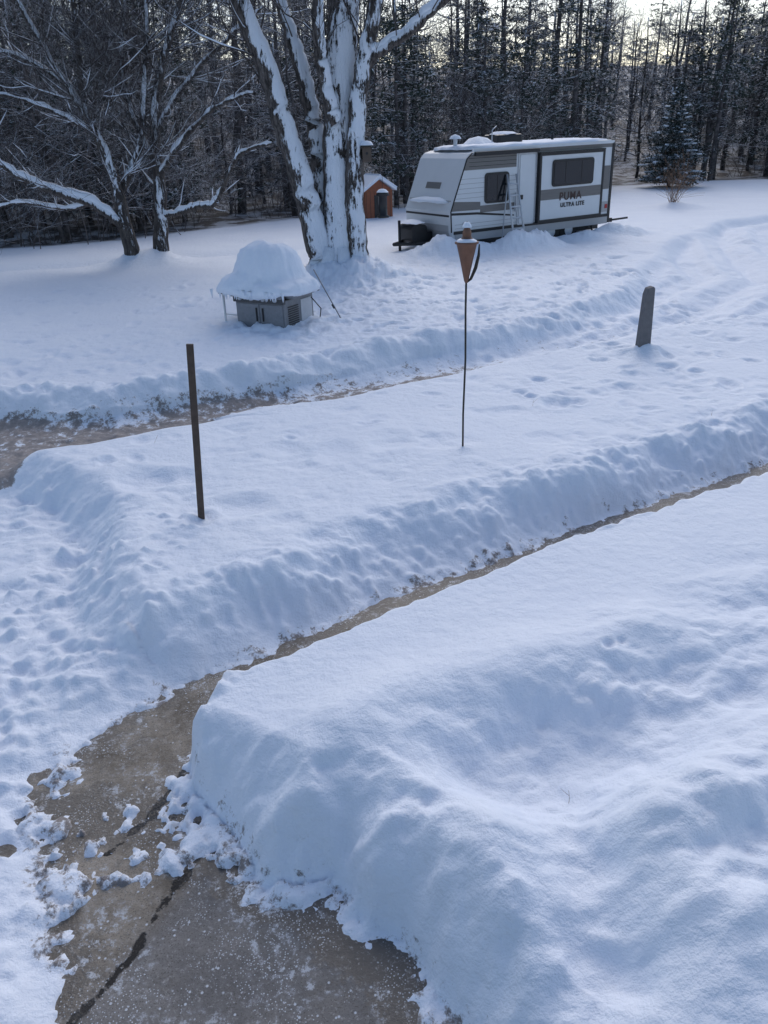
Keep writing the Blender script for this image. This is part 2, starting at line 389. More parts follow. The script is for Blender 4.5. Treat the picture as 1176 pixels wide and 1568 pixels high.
def snowcap(mb, pts, rads, m=1, k=1.0, gap=.06):
    pts = np.asarray(pts); d = np.gradient(pts, axis=0); d /= np.linalg.norm(d, axis=1, keepdims=True) + 1e-9
    run = []; rr = []
    def flush():
        if len(run) > 1:
            r = np.array(rr); r[0] *= .4; r[-1] *= .4
            mb.tube(run, r, 6, m)
    for p, r, q in zip(pts, rads, d):
        if abs(q[2]) < .84 and R.random() > gap:
            h = (r * .75 + .010 * k) * R.uniform(.65, 1.3)
            run.append(p + np.array([0, 0, r * .55 + h * .35])); rr.append(h)
        else:
            flush(); run = []; rr = []
    flush()
CAPMIN = [.016]
def grow_branch(mb, p, d, L, r, depth, maxd, nchild, up=.15, jit=.22, capmin=.012, minr=.004, rat=.62, sides=None, tipm=0, bm=0, tap=.4):
    n = 5 if depth < maxd else 3
    pts = [np.array(p, float)]; d = np.array(d, float); d /= np.linalg.norm(d)
    for i in range(n):
        d = d + np.array([R.gauss(0, jit), R.gauss(0, jit), R.gauss(0, jit) + up * .5]); d /= np.linalg.norm(d)
        pts.append(pts[-1] + d * L / n)
    rads = np.linspace(r, max(r * tap, minr * .7), n + 1)
    mb.tube(pts, rads, sides or (6 if r > .04 else (4 if r > .012 else 3)), tipm if depth >= maxd else bm)
    if r > capmin: snowcap(mb, pts, rads, 1, .6, .2)
    if depth >= maxd: return
    for c in range(nchild[min(depth, len(nchild) - 1)]):
        t = R.uniform(.2, 1.0) * n; i = min(int(t), n - 1); q = pts[i] + (pts[i + 1] - pts[i]) * (t - i)
        dd = pts[i + 1] - pts[i]; dd /= np.linalg.norm(dd)
        s = np.array([R.gauss(0, 1), R.gauss(0, 1), R.gauss(0, .7) + .25]); s -= dd * s.dot(dd); s /= np.linalg.norm(s)
        nd = dd * R.uniform(.5, 1.) + s * R.uniform(.5, 1.)
        grow_branch(mb, q, nd, L * R.uniform(.5, .8), max(rads[i] * rat, minr), depth + 1, maxd, nchild, up, jit, capmin, minr, rat, sides, tipm, bm, tap)
def limb(mb, pts, rads, kids=8, klen=1.2, kr=.03, depth=2, nchild=(4, 3), snow=True, sides=9, start=.15, up=.2, n=5, jag=.06):
    P, r = spline(pts, rads, n); P = P + np.random.normal(0, .012, P.shape)
    mb.tube(P, r, sides, 0, jag)
    if snow: snowcap(mb, P, r, 1, 2.2)
    for _ in range(kids):
        i = R.randrange(int(len(P) * start), len(P) - 1); dd = P[i + 1] - P[i]; dd /= np.linalg.norm(dd) + 1e-9
        s = np.array([R.gauss(0, 1), R.gauss(0, 1), R.gauss(0, .5) + .4]); s -= dd * s.dot(dd); s /= np.linalg.norm(s)
        grow_branch(mb, P[i], dd * .7 + s, klen * R.uniform(.6, 1.4), min(kr * R.uniform(.5, 1.2), r[i] * .6), 0, depth, nchild, up, .13, CAPMIN[0], .0036, .6, None, 2, 2)

# ---- big maple
Y0 = 19.3
mb = MB()
def P3(lst, y=Y0, dy=0.): return [(a, y + (dy * i / max(1, len(lst) - 1)), b) for i, (a, b) in enumerate(lst)]
limb(mb, P3([(-1.15, -.2), (-1.28, .5), (-1.53, 1.85), (-1.87, 3.2), (-2.18, 4.46), (-2.6, 5.65), (-3.2, 7.5), (-3.9, 9.5)], dy=-.5), [.38, .30, .27, .24, .22, .19, .12, .06], 16, 1.8, .026, 3, (4, 3, 3), False, 22, .42, n=9, jag=.10)
limb(mb, P3([(-1.02, -.2), (-1.08, .8), (-1.18, 2.5), (-1.29, 3.45), (-1.54, 4.7), (-1.8, 5.5), (-2.2, 7.5)], Y0 + .25, .5), [.36, .28, .24, .20, .17, .14, .08], 8, 1.6, .022, 3, (4, 3, 3), False, 18, .5, n=9, jag=.10)
limb(mb, P3([(-.85, -.2), (-.82, .6), (-.8, 1.85), (-.73, 3.2), (-.62, 4.46), (-.46, 5.65), (-.3, 8), (-.4, 11)], dy=.2), [.50, .40, .35, .33, .35, .31, .22, .1], 10, 1.8, .028, 3, (4, 3, 3), False, 26, .5, n=9, jag=.10)
limb(mb, P3([(-.48, -.2), (-.42, .6), (-.43, 1.85), (-.31, 3.2), (-.2, 4.1), (.2, 5.65), (.6, 8)], Y0 - .1, -.3), [.34, .25, .22, .20, .18, .15, .08], 7, 1.6, .022, 3, (4, 3, 3), False, 18, .55, n=9, jag=.10)
limb(mb, P3([(-.24, 4.0), (0, 4.5), (.5, 4.82), (1.08, 5.15), (1.78, 5.65), (3.2, 6.4), (4.5, 7)], Y0 - .15, -.8), [.14, .12, .11, .10, .09, .07, .04], 16, 1.1, .016, 2, (4, 3), True, 9, .35)
limb(mb, P3([(-.75, 3.4), (-.95, 4.2), (-1.0, 5.2), (-.9, 6.5)], Y0 - .3, -.5), [.15, .14, .13, .08], 5, 1.5, .02, 2, (4, 3), False, 14, n=9, jag=.10)
for k in range(9):
    a = k / 9 * 6.283; c = np.array([-.83 + .42 * math.cos(a), Y0 + .28 * math.sin(a), .75]); e = np.array([-.83 + .95 * math.cos(a), Y0 + .5 * math.sin(a), -.1])
    mb.tube([c, (c + e) / 2 + np.array([0, 0, -.12]), e], [.16, .2, .12], 8, 0, .08)
mb.obj('maple_tree', [M_maple, M_cap, M_mtwig])

# ---- left bare trees
CAPMIN[0] = .0075
mb = MB(); yl = 22.3
limb(mb, P3([(-6.62, -.1), (-6.72, 1.), (-6.77, 1.85), (-6.95, 2.95), (-7.4, 4.1), (-8.0, 5.3), (-8.6, 7), (-9, 9)], yl), [.24, .19, .16, .13, .10, .08, .05, .03], 34, 1.8, .022, 3, (5, 4, 3), False, 10, .25)
limb(mb, P3([(-6.75, 1.1), (-7.35, 1.7), (-8.2, 2.05), (-8.9, 2.4), (-9.4, 2.85), (-10.1, 3.6)], yl - .1, -1.), [.13, .12, .11, .09, .07, .03], 20, 1.1, .014, 2, (4, 4), True, 8)
limb(mb, P3([(-7.35, 1.7), (-8.2, 1.6), (-9.1, 1.75), (-10, 1.7), (-11, 1.3)], yl - .3, .6), [.06, .05, .045, .035, .02], 20, .9, .012, 2, (4, 4), True, 7)
limb(mb, P3([(-6.77, 1.85), (-6.35, 2.6), (-6.0, 3.4), (-5.7, 4.9), (-5.5, 6.2), (-5.3, 9)], yl + .1, .8), [.12, .10, .09, .07, .06, .03], 28, 1.6, .018, 3, (5, 3, 3), True, 8, .15)
limb(mb, P3([(-6.9, 2.6), (-7.2, 3.8), (-7.1, 5.), (-6.9, 6.4), (-6.9, 8.5)], yl + .1, -.8), [.10, .08, .07, .06, .03], 26, 1.6, .018, 3, (5, 3, 3), False, 8, .15)
limb(mb, P3([(-7.1, 3.4), (-8.2, 4.0), (-9.2, 4.3), (-10.4, 4.4)], yl, -.6), [.06, .05, .04, .02], 18, 1.2, .014, 2, (4, 4), True, 7)
limb(mb, P3([(-7.6, 4.5), (-8.6, 5.1), (-9.8, 5.4), (-11, 6)], yl, .6), [.06, .05, .04, .02], 18, 1.2, .014, 2, (4, 4), True, 7)
mb.obj('bare_tree', [M_bark, M_cap, M_twig])
mb = MB(); yl = 22.9
limb(mb, P3([(-6.05, -.1), (-5.95, .9), (-5.8, 1.85), (-5.7, 3.4), (-5.3, 4.88), (-4.6, 6.25), (-4.0, 8), (-3.9, 9.5)], yl), [.26, .20, .17, .13, .10, .08, .05, .03], 34, 1.8, .022, 3, (5, 4, 3), False, 10, .25)
limb(mb, P3([(-5.85, 1.3), (-5.3, 1.38), (-4.8, 1.5), (-4.2, 1.6), (-3.8, 2.2), (-3.3, 2.8), (-2.5, 3.0)], yl, -1.3), [.09, .085, .08, .07, .06, .05, .03], 16, .8, .012, 2, (3, 3), True, 8)
limb(mb, P3([(-5.8, 2.2), (-5.3, 2.75), (-4.5, 3.5), (-3.8, 3.9), (-2.9, 4.15)], yl, -1.), [.08, .075, .065, .05, .03], 20, 1.0, .014, 2, (4, 4), True, 8)
limb(mb, P3([(-5.7, 3.3), (-5.2, 3.9), (-4.4, 4.7), (-3.3, 5.5), (-2.5, 6)], yl, -.5), [.07, .065, .055, .045, .02], 20, 1.2, .014, 2, (4, 4), True, 8)
limb(mb, P3([(-5.8, 2.6), (-6.3, 3.8), (-6.4, 5.2), (-6.1, 6.6), (-6.2, 9)], yl, .8), [.09, .08, .07, .05, .03], 26, 1.6, .018, 3, (5, 3, 3), False, 8, .15)
mb.obj('bare_tree.001', [M_bark, M_cap, M_twig])

# ------------------------------------------------------------------ forest
def needles(mb, p, d, size, n, m, wd=.12):
    V = []; F = []
    for i in range(n):
        q = np.array([R.gauss(0, 1), R.gauss(0, 1), R.gauss(0, .55)]); q = q / np.linalg.norm(q) + np.array(d) * .8
        q = q / np.linalg.norm(q) * size * R.uniform(.6, 1.2)
        s = np.cross(q, [R.uniform(-1, 1), R.uniform(-1, 1), 1]); s = s / (np.linalg.norm(s) + 1e-6) * size * wd
        b = np.array(p) + np.array([R.gauss(0, .3), R.gauss(0, .3), R.gauss(0, .12)]) * size
        k = len(V); V += [b - s, b + s, b + q]; F.append([k, k + 1, k + 2])
    mb.add(V, F, m)
def forest_decid(h, r, nb=22):
    mb = MB(); lean = np.array([R.gauss(0, .03), R.gauss(0, .03)])
    pts = [np.array([lean[0] * z + R.gauss(0, .06), lean[1] * z + R.gauss(0, .06), z]) for z in np.linspace(-.5, h, 9)]
    rad = np.linspace(r, .03, 9); mb.tube(pts, rad, 7)
    for _ in range(nb):
        t = R.uniform(.12, .98) ** .8 * 8; i = min(int(t), 7); q = pts[i] + (pts[i + 1] - pts[i]) * (t - i)
        a = R.uniform(0, 6.283); el = R.uniform(-.05, .7)
        grow_branch(mb, q, (math.cos(a), math.sin(a), el), R.uniform(1.2, 3.2) * (1.1 - .5 * t / 8), min(.035, rad[i] * .6), 0, 2, (4, 3), .08, .18, 9, .009, .6, 3, 1, 1)
    return mb.obj('forest_hardwood', [M_fbark, M_ftwig], link=False)
def forest_pine(h, r, low=.3, dens=1.):
    mb = MB()
    pts = [np.array([R.gauss(0, .05), R.gauss(0, .05), z]) for z in np.linspace(-.5, h, 9)]
    rad = np.linspace(r, .03, 9); mb.tube(pts, rad, 7)
    z = 1.5
    while z < h - .3:
        t = (z + .5) / (h + .5) * 8; i = min(int(t), 7); q = pts[i] + (pts[i + 1] - pts[i]) * (t - i)
        live = z > h * low; L = (2.6 * (1 - (z / h) ** 2) + .5) if live else R.uniform(.5, 1.6)
        for k in range(R.randint(2, 4)):
            a = R.uniform(0, 6.283); d = np.array([math.cos(a), math.sin(a), R.uniform(-.15, .25)])
            l = L * R.uniform(.6, 1.15); e = q + d * l + np.array([0, 0, -.08 * l * l])
            mid = (q + e) / 2 + np.array([0, 0, .07 * l])
            mb.tube([q, mid, e], [.025, .018, .008], 3)
            if live:
                for s in range(int((4 + l * 4) * dens)):
                    u = R.uniform(.25, 1.05); b = q * (1 - u) + e * u + np.array([R.gauss(0, .16), R.gauss(0, .16), R.gauss(0, .07)]) * l
                    needles(mb, b, d, .28, 7, 1, .16)
            else:
                grow_branch(mb, mid, d, l * .6, .01, 1, 2, (3, 3), 0, .2, 9, .006, .6, 3)
        z += R.uniform(.35, .7)
    return mb.obj('forest_pine', [M_fbark, M_needle], link=False)
def brush():
    mb = MB()
    for _ in range(12):
        b = np.array([R.gauss(0, .9), R.gauss(0, .9), -.1])
        grow_branch(mb, b, (R.gauss(0, .25), R.gauss(0, .25), 1), R.uniform(1.6, 4), .018, 0, 2, (4, 3), .15, .16, 9, .007, .6, 3, 1, 1)
    return mb.obj('forest_brush', [M_fbark, M_ftwig], link=False)
forest = bpy.data.objects.new('forest', None); COL.objects.link(forest)
hard = [forest_decid(h, r) for h, r in ((10, .13), (11.5, .18), (8, .10), (13, .2))]
pine = [forest_pine(12, .2, .35), forest_pine(14.5, .24, .25), forest_pine(9, .15, .15)]
br = [brush() for _ in range(3)]
def place(mesh, x, y, s, nm):
    o = bpy.data.objects.new(nm, mesh); COL.objects.link(o); o.parent = forest
    e = float(edge(x)); z = max(0, y - e - 8) * HILL
    o.location = (x, y, z - .1); o.rotation_euler = (R.gauss(0, .02), R.gauss(0, .02), R.uniform(0, 6.28)); o.scale = (s, s, s * R.uniform(.75, 1.15))
def spot(depth, pw, mn=.3):
    while True:
        y = R.uniform(22, 105); x = R.uniform(-.54 * y - 3, .54 * y + 3); e = float(edge(x)); off = y - e
        if mn < off < depth and R.random() < math.exp(-off / pw):
            if abs(x - 15.5) < 2.5 and y < 49: continue
            return x, y
for i in range(155):
    x, y = spot(42, 26); place(R.choice(hard), x, y, R.uniform(.75, 1.15), 'hardwood')
for i in range(70):
    x, y = spot(58, 90, 22); place(R.choice(hard + pine), x, y, R.uniform(.8, 1.2), 'far_tree')
for i in range(86):
    x, y = spot(42, 26)
    if x < 0 and R.random() < .5: continue
    place(R.choice(pine), x, y, R.uniform(.75, 1.05), 'pine')
for i in range(100):
    x, y = spot(35, 14); place(R.choice(br), x, y, R.uniform(.6, 1.2), 'brush')

# spruce
mb = MB(); H = 4.8
mb.tube([(0, 0, -.3), (0, 0, H * .5), (0, 0, H)], [.11, .06, .01], 7)
z = .3
while z < H - .05:
    L = 1.75 * (1 - z / H) ** .85 + .08
    for k in range(max(5, int(12 * (1 - z / H)) + 3)):
        a = R.uniform(0, 6.283); l = L * R.uniform(.75, 1.12); d = np.array([math.cos(a), math.sin(a), .18 - .25 * (1 - z / H)])
        q = np.array([0, 0, z]); e = q + d * l; mb.tube([q, e], [.015, .005], 3)
        for s in range(int(4 + l * 14)):
            u = R.uniform(.2, 1.03); b = q * (1 - u) + e * u + np.array([R.gauss(0, .07), R.gauss(0, .07), R.gauss(0, .03)]) * l
            needles(mb, b, d, .13, 7, 1, .2)
        if R.random() < .4:
            mb.tube([q + d * l * .6 + np.array([0, 0, .05]), e + np.array([0, 0, .05])], [.06, .03], 5, 2)
    z += R.uniform(.12, .2)
sp = mb.obj('spruce_tree', [M_fbark, M_spruce, M_cap]); sp.location = (15.6, 44, gz(15.6, 44))

# bare shrub
mb = MB()
for k in range(34):
    a = R.uniform(0, 6.283); t = R.uniform(.1, .9)
    grow_branch(mb, (R.gauss(0, .08), R.gauss(0, .08), -.1), (math.cos(a) * t, math.sin(a) * t, 1), R.uniform(.9, 1.6), .008, 0, 1, (4, 2), .05, .09, 9, .004)
sh = mb.obj('bare_shrub', [M_shrub]); sh.location = (12, 33.1, gz(12, 33.1))

# ------------------------------------------------------------------ helpers for objects
def empty(name, loc, rotz=0., sc=1.):
    e = bpy.data.objects.new(name, None); COL.objects.link(e); e.location = loc; e.rotation_euler = (0, 0, rotz); e.scale = (sc, sc, sc); return e
def finish(name, verts, faces, mat, parent, bevel=0., smooth=False):
    me = bpy.data.meshes.new(name); me.from_pydata(verts, [], faces); me.update(); me.materials.append(mat)
    if smooth: me.polygons.foreach_set('use_smooth', [True] * len(faces))
    o = bpy.data.objects.new(name, me); COL.objects.link(o)
    if parent: o.parent = parent
    if bevel:
        b = o.modifiers.new('b', 'BEVEL'); b.width = bevel; b.segments = 2; b.limit_method = 'ANGLE'
    return o
def box(name, x0, x1, y0, y1, z0, z1, mat, parent=None, bevel=0.):
    v = [(x, y, z) for z in (z0, z1) for x, y in ((x0, y0), (x1, y0), (x1, y1), (x0, y1))]
    f = [(3, 2, 1, 0), (4, 5, 6, 7), (0, 1, 5, 4), (1, 2, 6, 5), (2, 3, 7, 6), (3, 0, 4, 7)]
    return finish(name, v, f, mat, parent, bevel)
def prism(name, prof, y0, y1, mat, parent=None, bevel=0.):
    n = len(prof); v = [(x, y0, z) for x, z in prof] + [(x, y1, z) for x, z in prof]
    f = [tuple(range(n)), tuple(range(2 * n - 1, n - 1, -1))] + [(i, i + n, (i + 1) % n + n, (i + 1) % n) for i in range(n)]
    return finish(name, v, f, mat, parent, bevel)
def rrect(name, x0, x1, z0, z1, y0, y1, r, mat, parent):
    pr = []
    for cx, cz, a0 in ((x1 - r, z1 - r, 0), (x0 + r, z1 - r, 90), (x0 + r, z0 + r, 180), (x1 - r, z0 + r, 270)):
        for k in range(5):
            a = math.radians(a0 + k * 22.5); pr.append((cx + r * math.cos(a), cz + r * math.sin(a)))
    return prism(name, pr[::-1], y0, y1, mat, parent)
def lathe(name, prof, mat, parent=None, seg=24, loc=(0, 0, 0)):
    mb = MB(); v = []; f = []
    for r, z in prof:
        for k in range(seg):
            a = k * 2 * math.pi / seg; v.append((loc[0] + r * math.cos(a), loc[1] + r * math.sin(a), loc[2] + z))
    for i in range(len(prof) - 1):
        for k in range(seg):
            k2 = (k + 1) % seg; f.append([i * seg + k, i * seg + k2, (i + 1) * seg + k2, (i + 1) * seg + k])
    mb.add(v, f, 0); return mb.obj(name, [mat], parent)
def rod(name, pts, r, mat, parent=None, sides=10):
    mb = MB(); mb.tube(pts, [r] * len(pts) if not isinstance(r, (list, tuple)) else r, sides, 0); return mb.obj(name, [mat], parent)
def blob(name, prof, a, b, mat, parent, loc=(0, 0, 0), seg=72, amp=.05, p=2.6, seed=0, droop=0.):
    V = []; F = []
    for i, (r, z) in enumerate(prof):
        for k in range(seg):
            t = k * 2 * math.pi / seg; c, s = math.cos(t), math.sin(t)
            q = (abs(c) ** p + abs(s) ** p) ** (-1 / p)
            x, y = a * r * q * c, b * r * q * s
            nz_ = float(fbm(np.array([x * 1.0 + seed]), np.array([y + z * 1.3]), .35, 3, 7 + seed)[0])
            n2 = float(fbm(np.array([x * 1.0 + seed]), np.array([y - z]), .12, 2, 9 + seed)[0])
            k_ = 1 + (amp * nz_ * 1.6) if r > .05 else 1
            V.append((loc[0] + x * k_, loc[1] + y * k_, loc[2] + z + amp * nz_ * .9 + amp * .35 * n2 - (droop * max(0, n2) if i >= len(prof) - 3 else 0)))
    for i in range(len(prof) - 1):
        for k in range(seg):
            k2 = (k + 1) % seg; F.append([(i + 1) * seg + k, (i + 1) * seg + k2, i * seg + k2, i * seg + k])
    mb = MB(); mb.add(V, F, 0); return mb.obj(name, [mat], parent)

M_white = simple('trailer_white', (.68, .70, .72), .35, 0, .05, 3)
def _tg():
    s = NT('trailer_grey'); p = s.obj(); mp = s.n('ShaderNodeMapping', Vector=p); mp.inputs['Scale'].default_value = (.6, 1, 14)
    return s.out(s.mix(s.noise(mp.outputs[0], 4, 5), (.12, .112, .108), (.22, .207, .195)), .4)
M_tgrey = _tg()
M_lgrey = simple('trailer_light_grey', (.40, .40, .41), .4, 0, .08, 5)
M_dark = simple('black_trim', (.015, .015, .017), .4)
M_glass = simple('dark_glass', (.012, .014, .018), .08, 0, .3, 2)
M_silver = simple('aluminium', (.55, .57, .6), .4, .3)
M_rubber = simple('rubber', (.02, .02, .02), .8)
M_red = simple('red_lens', (.4, .02, .02), .3)
M_letter = simple('letter_brown', (.06, .03, .025), .5)

# ------------------------------------------------------------------ travel trailer
T = empty('travel_trailer', (2.1, 22.4, 0)); T.rotation_euler = (0, -math.radians(.6), math.radians(30.2))
W = 2.25; Lt = 5.95
prof = [(.12, .36), (0, .62), (-.02, 1.15), (.12, 1.5), (.52, 2.45), (.66, 2.58), (.9, 2.63), (Lt - .1, 2.70), (Lt, 2.62), (Lt + .02, .45), (Lt - .06, .36)]
prism('body', prof[::-1], 0, W, M_white, T, .03)
for z in [.70, .80, 1.46, 1.58, 1.70, 1.82, 1.94]:
    box('siding_seam', .14 if z < 1.4 else .14 + (z - 1.4) * .4, 5.9, -.004, .0, z, z + .012, M_lgrey, T)
prism('stripe_upper', [(.44, 2.16), (.56, 2.46), (.64, 2.53), (2.24, 2.58), (2.24, 2.16)][::-1], -.010, .0, M_tgrey, T)
for z in (2.24, 2.34, 2.44): box('stripe_seam', .6, 2.24, -.014, -.010, z, z + .012, M_dark, T)
prism('stripe_upper_rear', [(3.1, 2.50), (3.1, 2.60), (5.9, 2.655), (5.9, 2.50)][::-1], -.010, .0, M_tgrey, T)
prism('stripe_mid', [(.0, 1.16), (.1, 1.40), (1.0, 1.34), (1.0, 1.14)][::-1], -.010, 0, M_tgrey, T)
box('stripe_mid_centre', 1.0, 2.2, -.010, 0, 1.06, 1.24, M_tgrey, T)
box('stripe_rear', 5.52, 5.88, -.010, 0, 1.35, 2.0, M_tgrey, T); box('stripe_rear_lower', 5.52, 5.88, -.010, 0, .7, 1.0, M_lgrey, T)
prism('swoosh', [(0.02, 1.12), (.9, 1.08), (2.2, .92), (2.2, .88), (.9, 1.02), (.02, 1.06)][::-1], -.012, 0, M_dark, T)
box('skirt', .14, 5.9, -.02, .0, .36, .56, M_lgrey, T); box('skirt_line', .1, 5.92, -.028, -.001, .56, .64, M_dark, T)
box('roof_rail', .7, 5.95, -.03, .0, 2.60, 2.68, M_white, T)
box('corner_trim', 5.90, 5.98, -.03, .03, .4, 2.62, M_dark, T)
rod('front_trim', [(.02, -.015, .62), (.0, -.015, 1.15), (.14, -.015, 1.5), (.53, -.015, 2.44), (.7, -.015, 2.58)], .018, M_dark, T, 6)
rrect('window_frame', 1.14, 1.98, 1.28, 2.06, -.035, 0, .1, M_dark, T); rrect('window_glass', 1.2, 1.92, 1.34, 2.0, -.042, -.035, .07, M_glass, T)
box('window_bar', 1.55, 1.57, -.048, -.042, 1.35, 1.99, M_dark, T)
rrect('door_frame', 2.30, 2.94, .62, 2.5, -.03, 0, .06, M_silver, T); rrect('door', 2.35, 2.89, .66, 2.45, -.05, -.03, .05, M_white, T)
box('door_handle', 2.38, 2.46, -.08, -.05, 1.3, 1.42, M_dark, T); box('grab_handle', 2.20, 2.23, -.09, -.03, 1.0, 1.5, M_silver, T)
SY = -.12
box('slide_out', 3.04, 5.46, SY, 0, .66, 2.42, M_white, T, .01)
for nm, a in (('slide_trim_left', (2.99, 3.06, SY - .02, SY + .10, .62, 2.46)), ('slide_trim_right', (5.43, 5.50, SY - .02, SY + .05, .62, 2.46)),
              ('slide_trim_top', (3.06, 5.43, SY - .02, SY, 2.39, 2.46)), ('slide_trim_bottom', (3.06, 5.43, SY - .02, SY, .62, .69))):
    box(nm, *a, M_dark, T)
box('slide_roof', 2.99, 5.50, SY - .03, 0, 2.462, 2.49, M_dark, T)
box('slide_band', 3.061, 5.429, SY - .008, SY, 1.22, 1.50, M_tgrey, T)
rrect('slide_window_frame', 3.46, 5.06, 1.56, 2.27, SY - .035, SY - .01, .09, M_dark, T); rrect('slide_window_glass', 3.52, 5.0, 1.62, 2.21, SY - .045, SY - .035, .06, M_glass, T)
for xx in (3.94, 4.56): box('slide_window_bar', xx, xx + .03, SY - .05, SY - .045, 1.63, 2.20, M_dark, T)
def text(s, x, z, size, mat, y):
    c = bpy.data.curves.new('lettering', 'FONT'); c.body = s; c.size = size; c.extrude = .003; c.materials.append(mat); c.space_character = 1.15; c.offset = .006
    o = bpy.data.objects.new('lettering', c); COL.objects.link(o); o.parent = T; o.location = (x, y, z); o.rotation_euler = (math.pi / 2, 0, 0)
text('PUMA', 3.78, 1.18, .30, M_letter, SY - .014); text('ULTRA LITE', 3.84, .99, .16, M_dark, SY - .014)
def front_panel(name, z0, z1, y0, y1, mat, off=.01):
    def fx(z):
        return np.interp(z, [.36, .62, 1.15, 1.5, 2.45, 2.58], [.12, 0, -.02, .12, .52, .66])
    zs = np.linspace(z0, z1, 6); pr = [(fx(z) - off, z) for z in zs] + [(fx(z) - .001, z) for z in zs[::-1]]
    return prism(name, pr, y0, y1, mat, T)
front_panel('front_cap_lower', .4, .8, .1, W - .1, M_lgrey, .012)
front_panel('front_crease', 1.40, 1.43, .1, W - .1, M_lgrey, .014)
front_panel('front_stripe', 1.02, 1.07, .05, W - .05, M_dark, .014)
front_panel('front_logo', 1.7, 1.86, .8, 1.5, M_tgrey, .012)
blob('front_snow', [(0, .12), (.5, .10), (.85, .05), (1, 0), (.9, -.02)], .22, .95, M_cap, T, (.06, W / 2, 1.38), amp=.03)
rod('tongue_left', [(.1, .35, .33), (-1.15, W / 2, .33)], .05, M_dark, T, 6); rod('tongue_right', [(.1, W - .35, .33), (-1.15, W / 2, .33)], .05, M_dark, T, 6)
rod('jack', [(-.95, W / 2, 0), (-.95, W / 2, .95)], .04, M_dark, T)
rrect('propane_cover', -.75, -.25, .34, .82, W / 2 - .35, W / 2 + .35, .12, M_dark, T)
box('battery_box', -.22, .0, W / 2 - .25, W / 2 + .25, .34, .6, M_dark, T, .02)
blob('propane_snow', [(0, .1), (.6, .08), (1, 0)], .3, .38, M_cap, T, (-.5, W / 2, .84), amp=.03)
for i, xw in enumerate((3.7, 4.4)):
    for yw in (.05, W - .3):
        w = lathe('wheel', [(.05, .0), (.2, .0), (.22, .03), (.33, .0), (.35, .05), (.35, .18), (.33, .22), (.1, .22)], M_rubber, T, 28)
        w.rotation_euler = (-math.pi / 2, 0, 0); w.location = (xw, yw, .3)
        h = lathe('hub', [(0, -.02), (.1, -.02), (.19, .01), (.2, .03)], M_silver, T, 20); h.rotation_euler = (-math.pi / 2, 0, 0); h.location = (xw, yw, .3)
box('chassis', .2, 5.8, .25, W - .25, .2, .36, M_dark, T); box('bumper', 5.98, 6.25, .1, W - .1, .36, .48, M_dark, T)
rod('sewer_hose', [(6.2, .1, .42), (6.7, -.1, .46)], .03, M_dark, T)
for xj in (.7, 5.4): rod('stabiliser', [(xj, .15, .36), (xj + .15, .12, -.1)], .03, M_dark, T, 6)
box('tail_light', 5.76, 5.86, -.025, -.01, .8, .92, M_red, T); rrect('marker_lamp', .4, .52, .74, .86, -.03, 0, .05, M_silver, T)
box('awning_tube', .75, 3.0, -.12, -.03, 2.50, 2.60, M_dark, T, .02)
blob('roof_snow', [(0, .10), (.6, .10), (.9, .08), (.99, .04), (1.0, -.02)], 2.65, 1.13, M_cap, T, (3.35, W / 2, 2.67), amp=.03, p=7)
box('air_conditioner', 2.2, 3.1, .75, 1.5, 2.66, 2.98, M_dark, T, .07)
blob('air_conditioner_snow', [(0, .09), (.7, .07), (1, 0)], .42, .34, M_cap, T, (2.65, 1.12, 2.97), amp=.02)
blob('roof_drift', [(0, .26), (.5, .2), (1, 0)], .5, .5, M_cap, T, (1.75, 1.1, 2.7), amp=.05)
rod('roof_vent', [(.95, 1.1, 2.6), (.95, 1.1, 2.95)], .06, M_white, T); blob('vent_snow', [(0, .12), (.7, .08), (1, 0)], .16, .16, M_cap, T, (.95, 1.1, 2.92), amp=.01)
rod('antenna', [(2.0, .8, 2.66), (2.0, .8, 3.1), (2.15, .8, 3.2)], .015, M_silver, T); rod('plumbing_vent', [(4.6, 1.2, 2.6), (4.6, 1.2, 2.9)], .04, M_dark, T)

LD = empty('ladder', (0, 0, 0))
m = Matrix.Translation((2.1, 22.4, 0)) @ Matrix.Rotation(math.radians(30.2), 4, 'Z')
def tl(x, y, z): return tuple(m @ Vector((x, y, z)))
rod('rail_left', [tl(1.66, -.75, .1), tl(1.84, -.08, 2.0)], .03, M_silver, LD, 6); rod('rail_right', [tl(2.08, -.75, .1), tl(2.16, -.08, 2.0)], .03, M_silver, LD, 6)
rod('leg_back_left', [tl(1.66, -.15, .1), tl(1.86, -.10, 1.9)], .02, M_silver, LD, 6)
for k in range(6):
    t = .12 + k * .15; a = Vector(tl(1.66, -.75, .1)).lerp(Vector(tl(1.84, -.08, 2.0)), t); b = Vector(tl(2.08, -.75, .1)).lerp(Vector(tl(2.16, -.08, 2.0)), t)
    rod('rung', [tuple(a), tuple(b)], .028, M_silver, LD, 6)

# ------------------------------------------------------------------ grill under snow
M_steel = simple('grill_steel', (.21, .22, .24), .45, .3, .25, 20); M_char = simple('grill_charcoal', (.07, .07, .075), .5, 0, .2, 10)
G = empty('gas_grill', (-1.93, 14.25, gz(-1.93, 14.25) - .16), math.radians(-28.6), 1.04)
box('cabinet', -.38, .62, -.46, .42, .0, .56, M_steel, G, .015)
box('cabinet_door_left', -.35, .11, -.475, -.46, .05, .48, M_steel, G, .005); box('cabinet_door_right', .14, .59, -.475, -.46, .05, .48, M_steel, G, .005)
for xx in (.05, .18): box('door_handle', xx, xx + .02, -.495, -.475, .2, .42, M_dark, G)
box('control_panel', -.40, .64, -.50, -.44, .50, .64, M_char, G, .01)
for k in range(4):
    kb = lathe('knob', [(0, .04), (.03, .04), (.035, 0)], M_silver, G, 14); kb.rotation_euler = (math.pi / 2, 0, 0); kb.location = (-.24 + k * .24, -.50, .57)
